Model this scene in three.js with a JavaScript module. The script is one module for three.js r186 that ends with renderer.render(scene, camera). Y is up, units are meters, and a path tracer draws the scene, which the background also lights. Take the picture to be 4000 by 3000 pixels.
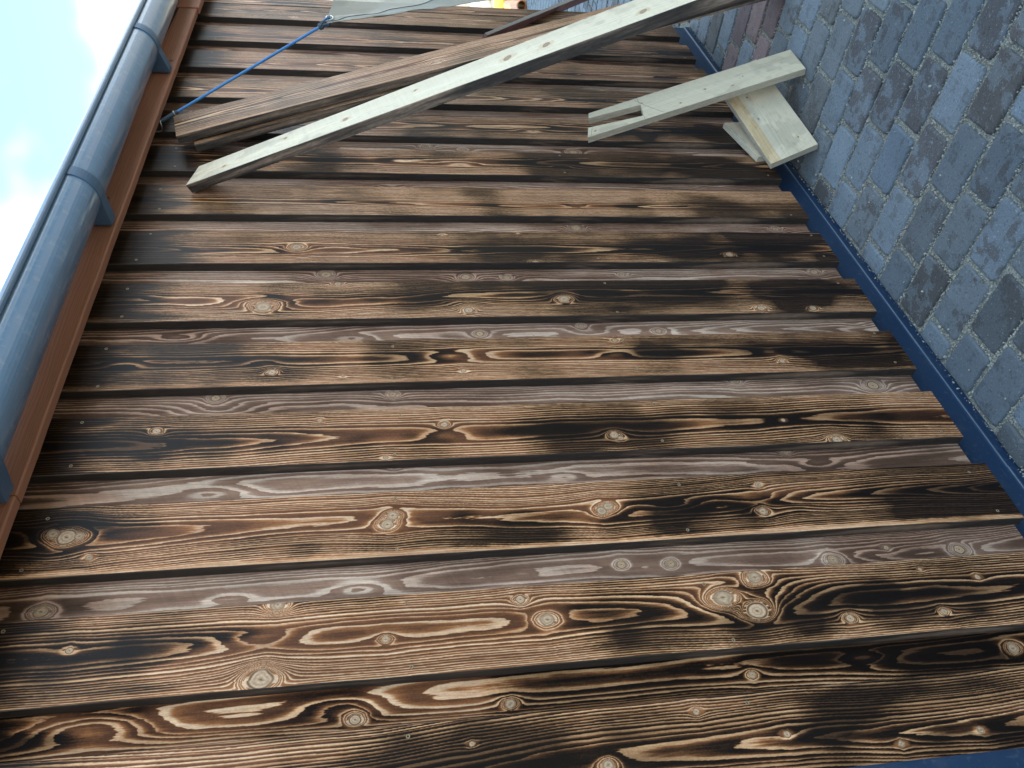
import * as THREE from 'three';
import { mergeGeometries } from 'three/addons/utils/BufferGeometryUtils.js';

// ------------------------------------------------------------------ camera
// phone held on its side: world up points to the left of the picture
const scene = new THREE.Scene();
const H = 1.4375, D = 1.25;                       // eye height, distance from the cladding
const RIGHT = new THREE.Vector3(0.70765106, -0.02743367, 0.7060293);
const DOWN = new THREE.Vector3(-0.12748583, -0.98780345, 0.0893963);
const FWD = new THREE.Vector3(0.69496571, -0.15327012, -0.70251757);
const camera = new THREE.PerspectiveCamera(53.1301, 4 / 3, 0.05, 400);
camera.position.set(0, H, D);
camera.quaternion.setFromRotationMatrix(new THREE.Matrix4().makeBasis(DOWN, RIGHT, FWD.clone().negate()));
camera.updateMatrixWorld();

const renderer = new THREE.WebGLRenderer({ antialias: true });
renderer.toneMapping = THREE.LinearToneMapping;
renderer.toneMappingExposure = 4.15;
renderer.shadowMap.enabled = true;

// ------------------------------------------------------------------ noise
const NT = new Float32Array(65536);
{ let a = 12345; for (let i = 0; i < 65536; i++) { a = (Math.imul(a, 1664525) + 1013904223) >>> 0; NT[i] = a / 2147483648 - 1; } }
function n2(x, y) {
  const xi = Math.floor(x), yi = Math.floor(y); let fx = x - xi, fy = y - yi;
  fx = fx * fx * (3 - 2 * fx); fy = fy * fy * (3 - 2 * fy);
  const a = ((xi & 255) << 8), b = (((xi + 1) & 255) << 8), c = yi & 255, d = (yi + 1) & 255;
  const p = NT[a | c] + (NT[b | c] - NT[a | c]) * fx, q = NT[a | d] + (NT[b | d] - NT[a | d]) * fx;
  return p + (q - p) * fy;
}
function fbm(x, y, o = 4) { let s = 0, a = 0.5; for (let i = 0; i < o; i++) { s += a * n2(x, y); x = x * 2.03 + 17.3; y = y * 2.03 + 9.1; a *= 0.5; } return s; }
function rng(seed) { let a = seed >>> 0; return () => { a = (a + 0x6D2B79F5) | 0; let t = Math.imul(a ^ (a >>> 15), 1 | a); t = (t + Math.imul(t ^ (t >>> 7), 61 | t)) ^ t; return ((t ^ (t >>> 14)) >>> 0) / 4294967296; }; }
const sst = (a, b, x) => { x = (x - a) / (b - a); x = x < 0 ? 0 : x > 1 ? 1 : x; return x * x * (3 - 2 * x); };
const clamp = (x, a = 0, b = 1) => x < a ? a : x > b ? b : x;

// ------------------------------------------------------------------ sky and sun
{
  const w = 1024, h = 512, data = new Float32Array(w * h * 4);
  for (let j = 0; j < h; j++) {
    const el = ((j + 0.5) / h - 0.5) * Math.PI, y = Math.sin(el), c = Math.cos(el);
    for (let i = 0; i < w; i++) {
      const az = ((i + 0.5) / w - 0.5) * 2 * Math.PI, x = Math.cos(az) * c, z = Math.sin(az) * c;
      const e = Math.max(y, 0);
      // thin bright clouds on a milky blue sky
      const k = 1 / (e + 0.35);
      const q = fbm(x * k * 3.1 + 5.2, z * k * 3.1 + 40.7, 5) + 0.35 * n2(x * k * 1.1 + 3, z * k * 1.1 + 8);
      const cl = sst(-0.16, 0.40, q);
      const hz = Math.pow(1 - e, 5);
      let r = 0.145 + 0.22 * hz, g = 0.285 + 0.18 * hz, b = 0.43 + 0.10 * hz;
      r += (0.80 - r) * cl; g += (0.85 - g) * cl; b += (0.88 - b) * cl;
      if (y < 0) { const f = sst(0, -0.12, y); r += (0.2 - r) * f; g += (0.19 - g) * f; b += (0.17 - b) * f; }
      const o = (j * w + i) * 4; data[o] = r; data[o + 1] = g; data[o + 2] = b; data[o + 3] = 1;
    }
  }
  const t = new THREE.DataTexture(data, w, h, THREE.RGBAFormat, THREE.FloatType);
  t.mapping = THREE.EquirectangularReflectionMapping; t.magFilter = t.minFilter = THREE.LinearFilter; t.needsUpdate = true;
  scene.background = t; scene.environment = t; scene.environmentIntensity = 1;
}
const sun = new THREE.DirectionalLight(new THREE.Color(1, 0.9, 0.74), 3.2);
sun.position.set(-15, 9, -10); sun.target.position.set(2, 0, 0);
sun.castShadow = true; sun.shadow.mapSize.set(2048, 2048);
Object.assign(sun.shadow.camera, { left: -14, right: 14, top: 14, bottom: -14, near: 1, far: 60 });
scene.add(sun, sun.target);

// ------------------------------------------------------------------ photo pixels (4000 x 3000) to places
function ray(x, y) { return FWD.clone().addScaledVector(RIGHT, (1500 - y) / 3000).addScaledVector(DOWN, (x - 2000) / 3000); }
function onZ(x, y, z) { const d = ray(x, y), k = (z - D) / d.z; return new THREE.Vector3(d.x * k, H + d.y * k, z); }
function onY(x, y, Y) { const d = ray(x, y), k = (Y - H) / d.y; return new THREE.Vector3(d.x * k, Y, D + d.z * k); }
function toPixel(p) { const v = p.clone().sub(camera.position), f = v.dot(FWD); return [2000 + 3000 * v.dot(DOWN) / f, 1500 - 3000 * v.dot(RIGHT) / f, f]; }

// ------------------------------------------------------------------ helpers
const taken = {};
function numbered(n) { const k = taken[n] = (taken[n] ?? -1) + 1; return k ? `${n}_${String(k).padStart(3, '0')}` : n; }
function mesh(name, geo, mat, parent, label) {
  const m = new THREE.Mesh(geo, mat); m.name = parent === scene ? numbered(name) : name; m.castShadow = m.receiveShadow = true;
  if (label) m.userData.label = label;
  parent.add(m); return m;
}
function thing(name, label, category, group) {
  const g = new THREE.Group(); g.name = numbered(name); g.userData = { label, category }; if (group) g.userData.group = group; scene.add(g); return g;
}
const lin = (r, g, b) => new THREE.Color().setRGB(r, g, b);
function std(o) { return new THREE.MeshPhysicalMaterial(o); }
const toS = new Uint8ClampedArray(4097); for (let i = 0; i <= 4096; i++) { const c = i / 4096; toS[i] = 255 * (c <= 0.0031308 ? 12.92 * c : 1.055 * Math.pow(c, 1 / 2.4) - 0.055); }
const sb = (c) => toS[c <= 0 ? 0 : c >= 1 ? 4096 : (c * 4096) | 0];
function tex(w, h, fn, srgb = true) {
  const d = new Uint8Array(w * h * 4), o = [0, 0, 0];
  for (let j = 0, k = 0; j < h; j++) for (let i = 0; i < w; i++, k += 4) { fn(i, j, o); if (srgb) { d[k] = sb(o[0]); d[k + 1] = sb(o[1]); d[k + 2] = sb(o[2]); } else { d[k] = 255 * clamp(o[0]); d[k + 1] = 255 * clamp(o[1]); d[k + 2] = 255 * clamp(o[2]); } d[k + 3] = 255; }
  const t = new THREE.DataTexture(d, w, h); if (srgb) t.colorSpace = THREE.SRGBColorSpace;
  t.magFilter = THREE.LinearFilter; t.minFilter = THREE.LinearMipmapLinearFilter; t.generateMipmaps = true; t.wrapS = t.wrapT = THREE.RepeatWrapping; t.anisotropy = 8; t.needsUpdate = true; return t;
}

// ------------------------------------------------------------------ wood: growth rings of a log cut by the board's face
// s runs down the board, t across it. kind: 'burnt' (torched and brushed), 'grey' (lightly torched), 'pale' (fresh pine), 'red' (stained)
function wood(o) {
  const { L, W, seed, kind = 'burnt', knots = [], patches = [], nx = 2048, ny = Math.max(48, Math.round(W * 1250)) } = o;
  const R = rng(seed * 7919 + 13), sd = seed * 13.37;
  const h0 = o.h0 ?? 0.035 + 0.045 * R(), slope = o.slope ?? (R() - 0.5) * 0.03, rs = o.rs ?? (0.0034 + 0.001 * R());
  const tc0 = W * (o.tc ?? 0.3 + 0.4 * R()), burnK = o.burn ?? 1, wav = o.wav ?? 1, topChar = o.topChar ?? 0, edge = o.edge ?? 0;
  const d = new Uint8Array(nx * ny * 4), near = [];
  const colTc = new Float32Array(nx), colH = new Float32Array(nx);
  for (let i = 0; i < nx; i++) {
    const s = i / nx * L;
    colTc[i] = tc0 + 0.012 * n2(s * 1.7, sd) + 0.003 * n2(s * 7, sd + 5);
    colH[i] = h0 + slope * s - (o.arch ?? 0) * (s - (o.s0 ?? 0)) ** 2 + wav * (0.0062 * n2(s * 1.3 + 3, sd + 11) + 0.0022 * n2(s * 4.1, sd + 21) + 0.0006 * n2(s * 14, sd + 31));
  }
  for (let i = 0; i < nx; i++) {
    const s = (i + 0.5) / nx * L;
    near.length = 0; for (const k of knots) if (Math.abs(k.s - s) < 0.3) near.push(k);
    const zone = topChar ? topChar + 0.05 * n2(3, sd + 2) : 0;
    for (let j = 0; j < ny; j++) {
      const t = (j + 0.5) / ny * W;
      let tw = t, dh = 0, kn = -1, halo = 0, kk = null, bun = 0;
      for (const k of near) {
        const ds = s - k.s, dt = t - k.t;
        if (k.eye) { dh += k.r * 0.62 * Math.exp(-(ds * ds) / (k.r * k.r * 26) - dt * dt / (k.r * k.r * 1.5)); continue; }
        const wob = 1 + 0.12 * n2(Math.atan2(dt, ds) * 1.6 + k.s * 50, k.t * 90);
        const r = k.r * wob, rr = Math.sqrt(ds * ds * 0.82 + dt * dt);
        if (rr < r) { kn = rr / r; kk = k; }
        const q = ds * ds * 0.3 + dt * dt, r2 = r * r;
        tw -= dt * Math.min(0.92, r2 * 1.25 / (q + 1e-7)) * Math.exp(-Math.abs(ds) / (k.r * 9));
        dh += k.r * 0.30 * Math.exp(-(ds * ds) / (k.r * k.r * 24) - dt * dt / (k.r * k.r * 3.2)); if (k.r > 0.0065) bun += k.r * 0.95 * Math.exp(-Math.max(0, Math.sqrt(ds * ds * 0.5 + dt * dt) - r) / (k.r * 0.42));
        halo = Math.max(halo, 0.85 - 0.85 * sst(r * 0.95, r * 1.9, Math.sqrt(ds * ds * 0.35 + dt * dt)));
      }
      const a = tw - colTc[i], h = colH[i] + dh;
      let rad = Math.sqrt(a * a + h * h) + bun + 0.0005 * n2(s * 9 + sd, t * 160) + 0.00026 * n2(s * 34, t * 520 + sd) + 0.00012 * n2(s * 120, t * 900 + sd);
      let idx = rad / rs + 0.55 * n2(rad * 95, sd);
      const fine = sst(0.3, 0.75, Math.abs(a) / rad), ri = Math.floor(idx), p = idx - ri, hr = NT[(ri * 167 + seed * 31) & 65535];
      const wdt = (kind === 'grey' ? 0.66 : 0.71 - 0.12 * fine) + 0.12 * hr;
      let l = (0.30 * sst(wdt - 0.46, wdt, p) + 0.70 * sst(wdt - 0.14, wdt + 0.13, p)) * (1 - sst(0.945, 1.0, p)) * (0.84 + 0.16 * NT[(ri * 59 + seed) & 65535]);
      const fib = n2(s * 22 + sd, t * 900), spk = n2(s * 420, t * 800 + sd);
      l = clamp(l + 0.07 * fib + 0.05 * spk);
      const saw = n2((s + 0.6 * t) * 210 + sd, t * 16), tx = 1 + 0.13 * n2(s * 24, t * 620 + sd) + 0.09 * n2(s * 75 + sd, t * 900) + 0.05 * spk + 0.06 * saw;
      let r, g, b;
      if (kind === 'burnt' || kind === 'grey') {
        const low = sst(0.5, 1.9, s);
        let B = 0.5 + 0.68 * n2(s * 2.3 + sd, t * 9 + sd) + 0.34 * n2(s * 6.1, t * 22 + sd * 2) + 0.16 * n2(s * 17 + sd, t * 60);
        // the torch crossed the board in passes
        B += 0.46 * n2(s * 6.5 + sd * 3, t * 4) + 0.24 * n2(s * 17 + sd, t * 9) - 0.22 + 0.26 * low;
        B = sst(-0.15, 1.05, B) * burnK;
        for (const k of patches) { const ds = (s - k.s) / k.a, dt = (t - k.t) / k.b; const q = ds * ds + dt * dt; if (q < 4) B += 0.8 * k.k * Math.exp(-q * (0.75 + 0.3 * n2(s * 14, t * 60 + sd))) * (1 - sst(2.5, 4, q)); }
        if (zone) B = Math.max(B, 1.05 * (1 - sst(zone - 0.05, zone + 0.09, s + 0.05 * n2(t * 46, sd) + 0.03 * n2(s * 7, t * 120))));
        if (edge) { const e = 1 - sst(0.006, 0.017, t + 0.004 * n2(s * 11, sd) + 0.002 * n2(s * 70, t * 300)); B -= edge * e; l = Math.max(l, edge * e * (0.75 + 0.2 * fib)); }
        B -= halo * (kind === 'grey' ? 0.3 : 0.45); l = clamp(l + halo * 0.22);
        B = clamp(B, 0, 1.05); if (B > 0.6) B = 0.6 + (B - 0.6) * 0.85;
        if (kind === 'burnt') {
          const wv = (0.95 + 0.16 * n2(s * 5, t * 30 + sd + 9)) * tx, b1 = Math.min(B, 1);
          const m = b1 * (1 - 0.3 * b1), dk = Math.pow(1 - sst(0.0, 0.62, b1), 1.6), c3 = Math.pow(b1, 3.4), mk = 1 - Math.pow(b1, 1.7);
          const LR0 = (0.88 - 0.03 * m) * wv, LG0 = (0.605 - 0.18 * m) * wv, LB0 = (0.40 - 0.25 * m) * wv;
          const LR = LR0 + (0.07 - LR0) * c3, LG = LG0 + (0.033 - LG0) * c3, LB = LB0 + (0.018 - LB0) * c3;
          const dr = (0.0088 + 0.135 * dk) * wv, dg = (0.0056 + 0.052 * dk) * wv, db = (0.0048 + 0.024 * dk) * wv;
          const mr = dr + (0.44 * wv - dr) * mk, mg = dg + (0.178 * wv - dg) * mk, mb = db + (0.068 * wv - db) * mk;     // browned wood between char and bare grain
          const lp = Math.pow(l, 1.0 + 0.4 * b1);
          if (lp < 0.45) { const f = lp / 0.45; r = dr + (mr - dr) * f; g = dg + (mg - dg) * f; b = db + (mb - db) * f; }
          else { const f = (lp - 0.45) / 0.55; r = mr + (LR - mr) * f; g = mg + (LG - mg) * f; b = mb + (LB - mb) * f; }
        } else {
          const wv = (0.93 + 0.22 * n2(s * 6, t * 50 + sd) + 0.12 * n2(s * 14, t * 240 + sd)) * tx;
          const dk = 1 - 0.95 * Math.min(1, B); const lr = (0.76 - 0.26 * B) * wv, lg = (0.565 - 0.28 * B) * wv, lb = (0.445 - 0.25 * B) * wv;
          const dr = (0.032 + 0.25 * dk) * wv, dg = (0.016 + 0.132 * dk) * wv, db = (0.011 + 0.088 * dk) * wv;
          const lp = 0.12 + 0.88 * sst(0.0, 1, l);
          r = dr + (lr - dr) * lp; g = dg + (lg - dg) * lp; b = db + (lb - db) * lp;
        }
        if (kn >= 0) {
          const kh = NT[((kk.s * 9173) | 0) & 65535], ring = 0.5 + 0.5 * Math.sin(kn * (13 + 5 * kh) + 2 * n2(s * 80, t * 80)), rim = (0.65 + 0.35 * kh) * sst(0.70, 0.84, kn) * (1 - sst(0.9, 1, kn)), ctr = (0.45 + 0.4 * kh) * (1 - sst(0.0, 0.2 + 0.1 * kh, kn)) + 0.6 * (1 - sst(0.0005, 0.0012, Math.abs((s - kk.s) * kh + (t - kk.t)))) * (1 - kn);
          const c = (0.92 - 0.24 * ring - 0.55 * rim - 0.4 * ctr) * (0.9 + 0.15 * spk), dim = (0.9 + 0.15 * kh) * (1 - 0.35 * sst(0.5, 1.0, B));
          const c1 = clamp(c), c2 = c1 * dim; r = 0.80 * c2; g = 0.60 * c2 * (0.72 + 0.28 * c1); b = 0.42 * c2 * (0.55 + 0.45 * c1);
        }
      } else if (kind === 'pale') {
        const wv = 0.94 + 0.08 * n2(s * 3, t * 18 + sd) + 0.05 * fib + 0.03 * spk + 0.03 * saw - 0.16 * sst(0.25, 0.7, n2(s * 6 + sd, t * 14) + 0.5 * n2(s * 40, t * 60)) - 0.10 * sst(0.6, 0.8, n2(s * 70, t * 240 + sd)), q = 0.36 * l;
        r = (0.77 - 0.20 * q) * wv; g = (0.675 - 0.27 * q) * wv; b = (0.515 - 0.31 * q) * wv;
        if (o.streak) { const e = 1 - sst(o.streak[1] - 0.004, o.streak[1] + 0.002, Math.abs(t - o.streak[0]) + 0.002 * n2(s * 5, sd)); r -= 0.02 * e; g -= 0.10 * e; b -= 0.15 * e; }
        if (halo > 0 && kn < 0) { r -= 0.10 * halo; g -= 0.15 * halo; b -= 0.17 * halo; }
        if (kn >= 0) { const c = 0.6 + 0.4 * Math.sin(kn * 9), rim = sst(0.7, 0.95, kn); r = 0.30 - 0.12 * rim + 0.05 * c; g = 0.20 - 0.1 * rim + 0.04 * c; b = 0.12 - 0.06 * rim + 0.03 * c; }
      } else {
        const wv = 0.9 + 0.15 * n2(s * 3, t * 20 + sd) + 0.1 * fib, q = 0.5 * l;
        const C = o.rgb; r = C[0] * wv * (1 - q * 0.45); g = C[1] * wv * (1 - q * 0.5); b = C[2] * wv * (1 - q * 0.5);
        if (kn >= 0) { r *= 0.55; g *= 0.5; b *= 0.5; }
      }
      const k = (j * nx + i) * 4; d[k] = sb(r); d[k + 1] = sb(g); d[k + 2] = sb(b); d[k + 3] = 255;
    }
  }
  const t = new THREE.DataTexture(d, nx, ny); t.colorSpace = THREE.SRGBColorSpace; t.magFilter = THREE.LinearFilter; t.minFilter = THREE.LinearMipmapLinearFilter; t.generateMipmaps = true;
  t.wrapS = t.wrapT = THREE.ClampToEdgeWrapping; t.anisotropy = 8; t.needsUpdate = true; return t;
}
// a sawn board: s down from the top (local -y), t across (local +x), face at z = 0, thickness behind it
function boardGeo(W, L, T, o = {}) {
  const { seg = 40, wob = 0.0006, seed = 1, ch = 0.0014, y0 = 0, skew = 0 } = o, pos = [], uv = [], idx = [], groups = [];
  const e0 = (s) => wob * (n2(s * 9, seed * 3.1) + 0.6 * n2(s * 37, seed)), e1 = (s) => wob * (n2(s * 9, seed * 5.7 + 40) + 0.6 * n2(s * 37, seed + 9));
  const strip = (fa, fb) => {            // fa(s), fb(s) -> [x,z,u?,v]
    const b = pos.length / 3;
    for (let i = 0; i <= seg; i++) { const s = i / seg * L; for (const f of [fa, fb]) { const q = f(s); pos.push(q[0], y0 - s + (i === seg ? skew * q[0] : 0), q[1]); uv.push(q[2], q[3]); } }
    for (let i = 0; i < seg; i++) { const k = b + i * 2; idx.push(k, k + 2, k + 1, k + 1, k + 2, k + 3); }
  };
  const st = (a, b) => groups.push([a, idx.length - a, b]);
  let a = 0;
  strip((s) => [e0(s) + ch, 0, s / L, ch / W], (s) => [W + e1(s) - ch, 0, s / L, 1 - ch / W]); st(a, 0); a = idx.length;
  strip((s) => [e0(s), -ch, s, 0.001], (s) => [e0(s) + ch, 0, s, 0.004]);
  strip((s) => [W + e1(s) - ch, 0, s, 0.004], (s) => [W + e1(s), -ch, s, 0.001]);
  strip((s) => [e0(s), -T, s, 0.03], (s) => [e0(s), -ch, s, 0.03 - T + ch]);
  strip((s) => [W + e1(s), -ch, s, 0.05], (s) => [W + e1(s), -T, s, 0.05 + T]);
  strip((s) => [W + e1(s), -T, s, 0], (s) => [e0(s), -T, s, W]);
  for (const [s, f] of [[0, 1], [L, 0]]) {       // ends
    const b = pos.length / 3, q = [[e0(s), -T], [W + e1(s), -T], [W + e1(s), -ch], [W + e1(s) - ch, 0], [e0(s) + ch, 0], [e0(s), -ch]];
    for (const p of q) { pos.push(p[0], y0 - s + (f ? 0 : skew * p[0]), p[1]); uv.push(p[0], p[1] + 0.1); }
    for (let i = 1; i < 5; i++) f ? idx.push(b, b + i + 1, b + i) : idx.push(b, b + i, b + i + 1);
    if (f) for (let i = idx.length - 12; i < idx.length; i += 3) { const c = idx[i + 1]; idx[i + 1] = idx[i + 2]; idx[i + 2] = c; idx[i + 1] ^= 0; }
  }
  st(a, 1);
  let g = new THREE.BufferGeometry(); g.setAttribute('position', new THREE.Float32BufferAttribute(pos, 3)); g.setAttribute('uv', new THREE.Float32BufferAttribute(uv, 2)); g.setIndex(idx);
  g.computeVertexNormals(); for (const q of groups) g.addGroup(...q);
  return g;
}
// charred sides of the boards: rough saw cut, uv in metres
const charSide = std({ map: tex(1024, 128, (i, j, o) => {
  const s = i / 1024 * 2, t = j / 128 * 0.25, k = fbm(s * 6, t * 60, 3), q = sst(-0.25, 0.55, k + 0.5 * n2(s * 2.1, 7)), f = n2(s * 60 + t * 90, t * 420);
  const v = 0.9 + 0.35 * f; o[0] = (0.030 + 0.20 * q) * v; o[1] = (0.022 + 0.130 * q) * v; o[2] = (0.018 + 0.088 * q) * v;
}), roughness: 0.72 });
charSide.map.repeat.set(0.5, 4);
const brownSide = std({ map: tex(1024, 128, (i, j, o) => { const s = i / 1024 * 2, t = j / 128 * 0.25, k = fbm(s * 5 + 9, t * 70, 4), q = sst(-0.4, 0.5, k + 0.3 * n2(s * 2.7, 3)), v = 0.9 + 0.35 * n2(s * 50 + t * 70, t * 500) + 0.2 * n2(s * 160, t * 700); o[0] = (0.045 + 0.24 * q) * v; o[1] = (0.034 + 0.165 * q) * v; o[2] = (0.028 + 0.115 * q) * v; }), roughness: 0.75 });
brownSide.map.repeat.set(0.5, 4);

// ------------------------------------------------------------------ ground
const soilMat = std({ roughness: 0.95, map: tex(1024, 1024, (i, j, o) => {
  const x = i / 1024 * 2, y = j / 1024 * 2, k = 0.5 + 0.5 * fbm(x * 4, y * 4, 4), f = n2(x * 110, y * 110), g = n2(x * 230, y * 230);
  const v = (0.62 + 0.5 * k) * (1 + 0.28 * f + 0.2 * g); o[0] = 0.36 * v; o[1] = 0.315 * v; o[2] = 0.245 * v;
}) });
soilMat.map.repeat.set(0.5, 0.5);
{
  const g = new THREE.PlaneGeometry(240, 240, 1, 1); g.rotateX(-Math.PI / 2);
  const p = g.attributes.position, u = g.attributes.uv; for (let i = 0; i < p.count; i++) u.setXY(i, p.getX(i), p.getZ(i));
  const m = mesh('ground', g, soilMat, scene); m.position.set(0, -0.04, 0); m.userData = { kind: 'structure' };
}
// paving: stones laid lengthwise away from the wall, every row pushed a third further
const paving = new THREE.Group(); paving.name = 'paving'; paving.userData = { kind: 'structure' }; scene.add(paving);
const sandMat = std({ roughness: 0.97, map: tex(1024, 1024, (i, j, o) => {
  const x = i / 1024 * 0.5, y = j / 1024 * 0.5, k = fbm(x * 30, y * 30, 3), f = n2(x * 420, y * 420), g = n2(x * 800, y * 800);
  const v = 0.72 + 0.25 * k + 0.34 * f + 0.22 * g; o[0] = 0.31 * v; o[1] = 0.305 * v; o[2] = 0.27 * v;
}) });
sandMat.map.repeat.set(2, 2);
{
  const g = new THREE.PlaneGeometry(9, 5); g.rotateX(-Math.PI / 2);
  const p = g.attributes.position, u = g.attributes.uv; for (let i = 0; i < p.count; i++) u.setXY(i, p.getX(i), p.getZ(i));
  const m = mesh('joint_sand', g, sandMat, paving); m.position.set(3.7, -0.0085, 0.4);
}
const PX = 0.123, PZ = 0.19, FACE = -0.045;
function pebbleMap(seed, base, blot, amt, chalk) {
  return tex(512, 512, (i, j, o) => {
    const x = i / 512 * 0.2, y = j / 512 * 0.2, X = x + seed * 3.3, Y = y + seed * 1.7;
    const k = fbm(X * 24, Y * 24, 5) + 0.20 * n2(X * 130, Y * 130) + 0.16 * n2(X * 300, Y * 300), q = sst(amt - 0.1, amt + 0.24, k), f = n2(X * 520, Y * 520), g = n2(X * 1100, Y * 1100), pit = sst(0.55, 0.8, n2(X * 240 + 3, Y * 240)), grit = sst(0.66, 0.85, n2(X * 330 + 9, Y * 330));
    const ch = chalk * sst(0.1, 0.5, n2(X * 11 + 4, Y * 7) + 0.35 * n2(X * 80, Y * 80));
    const v = 1 + 0.13 * f + 0.09 * g + 0.12 * n2(X * 14, Y * 14) - 0.3 * pit;
    for (let c = 0; c < 3; c++) { let e = base[c] + (blot[c] - base[c]) * q; e += (0.5 - e) * 0.35 * grit; e += ([0.36, 0.47, 0.56][c] - e) * ch * 0.6; o[c] = e * v; }
  });
}
const pStyles = [
  [[0.182, 0.208, 0.232], [0.138, 0.150, 0.163], 0.24, 0], [[0.168, 0.190, 0.212], [0.116, 0.112, 0.114], 0.10, 0],
  [[0.188, 0.216, 0.244], [0.124, 0.119, 0.121], 0.22, 0.2], [[0.155, 0.172, 0.190], [0.102, 0.096, 0.098], -0.06, 0],
  [[0.205, 0.250, 0.295], [0.15, 0.168, 0.185], 0.36, 0.5], [[0.145, 0.154, 0.162], [0.106, 0.105, 0.106], 0.14, 0],
  [[0.225, 0.152, 0.148], [0.145, 0.102, 0.104], 0.28, 0.12],
];
const pMats = pStyles.map((q, i) => std({ map: pebbleMap(i + 1, ...q), roughness: 0.86 }));
const pBump = tex(512, 512, (i, j, o) => { const x = i / 512 * 0.2, y = j / 512 * 0.2; o[0] = o[1] = o[2] = 0.5 + 0.3 * fbm(x * 60, y * 60, 3) + 0.16 * n2(x * 420, y * 420) - 0.3 * sst(0.5, 0.8, n2(x * 190, y * 190)); }, false);
for (const m of pMats) { m.bumpMap = pBump; m.bumpScale = 0.0018; m.map.repeat.set(5, 5); }
pBump.repeat.set(5, 5);
const pTint = pMats.map((m) => [0.78, 0.9, 1.0, 1.08, 1.18].map((f, i) => { const c = m.clone(); f *= 0.86; c.color.setRGB(f * (i % 2 ? 1.01 : 0.96), f, f * (i % 2 ? 1.0 : 1.06)); return c; }));
function paverGeo(w, l, seed, plain) {
  const R = rng(seed * 77 + 5), s = new THREE.Shape(), n = plain ? 1 : 3, pts = [], rc = 0.006 + 0.005 * R();
  const cs = [[1, 1, 0], [-1, 1, 1], [-1, -1, 2], [1, -1, 3]];
  for (const [sx, sy, q] of cs) {
    const r = rc * (0.7 + 0.9 * R()), cx = sx * (w / 2 - r), cy = sy * (l / 2 - r);
    for (let k = 0; k <= n; k++) { const a = (q + k / n) * Math.PI / 2; pts.push([cx + r * Math.cos(a), cy + r * Math.sin(a)]); }
    if (!plain) { const nx = q === 0 ? [0, l / 2] : q === 1 ? [-w / 2, 0] : q === 2 ? [0, -l / 2] : [w / 2, 0]; for (const f of (q % 2 ? [0.5, 0, -0.5] : [0])) pts.push([nx[0] + (q % 2 ? 0 : f) + (R() - 0.5) * 0.003, nx[1] + (q === 1 ? f * l * 0.55 : q === 3 ? -f * l * 0.55 : 0) + (R() - 0.5) * 0.003]); }
  }
  const b = 0.0075; s.moveTo(pts[0][0] * (1 - b / w * 2), pts[0][1] * (1 - b / l * 2));
  for (const p of pts.slice(1)) s.lineTo(p[0] * (1 - b / w * 2), p[1] * (1 - b / l * 2));
  s.closePath();
  const g = new THREE.ExtrudeGeometry(s, { depth: 0.028, bevelEnabled: true, bevelSize: b, bevelThickness: b, bevelSegments: plain ? 1 : 3, curveSegments: 1 });
  g.rotateX(-Math.PI / 2); g.translate(0, -0.028 - b, 0);
  const u = g.attributes.uv, p = g.attributes.position; const ox = R(), oy = R(); for (let i = 0; i < u.count; i++) u.setXY(i, p.getX(i) + ox, p.getZ(i) + oy + p.getY(i));
  return g;
}
const pavList = [], red = [[2885, 114], [2942, 82], [3005, 82], [2834, 209], [2958, 183]].map(([x, y]) => onY(x, y, 0)), dark = [[3353, 373], [3441, 405], [3575, 405], [3885, 392], [3796, 146], [3460, 130], [3390, 110], [3560, 560], [3880, 700], [3620, 640]].map(([x, y]) => onY(x, y, 0)), chalky = [[3455, 620], [3290, 560]].map(([x, y]) => onY(x, y, 0));
for (let i = 3; i < 66; i++) {
  const cx = 1.74 + (i - 14) * PX, shift = -(i - 14) * PZ / 3;
  for (let k = -28; k < 16; k++) {
    let z0 = 0.41 + shift + k * PZ, z1 = z0 + PZ - 0.014; const under = cx < 3.8;
    if (z0 > 1.7 || z1 < -2.4 || cx < 0.2 || cx > 8.1) continue;
    if (under) { if (z1 < FACE + 0.03) continue; z0 = Math.max(z0, FACE + 0.001); }
    let a = 1e9, b = -1e9, c = 1e9, d = -1e9, back = 0;
    for (const [x, z] of [[-1, z0], [1, z0], [-1, z1], [1, z1]]) { const q = toPixel(new THREE.Vector3(cx + x * PX / 2, 0, z)); if (q[2] < 0.05) back = 1; a = Math.min(a, q[0]); b = Math.max(b, q[0]); c = Math.min(c, q[1]); d = Math.max(d, q[1]); }
    if (back) continue;
    const seen = b > 0 && a < 4000 && d > 0 && c < 3000, nearly = b > -500 && a < 4900 && d > -500 && c < 3500;
    if (nearly) pavList.push({ cx, z0, z1, seen, area: (b - a) * (d - c) * (seen ? 1 : 1e-6), i, k });
  }
}
pavList.sort((p, q) => q.area - p.area);
const pVar = []; for (let v = 0; v < 14; v++) pVar.push(paverGeo(PX - 0.0112, PZ - 0.0145, v));
const rest = [], joints = [];
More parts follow.
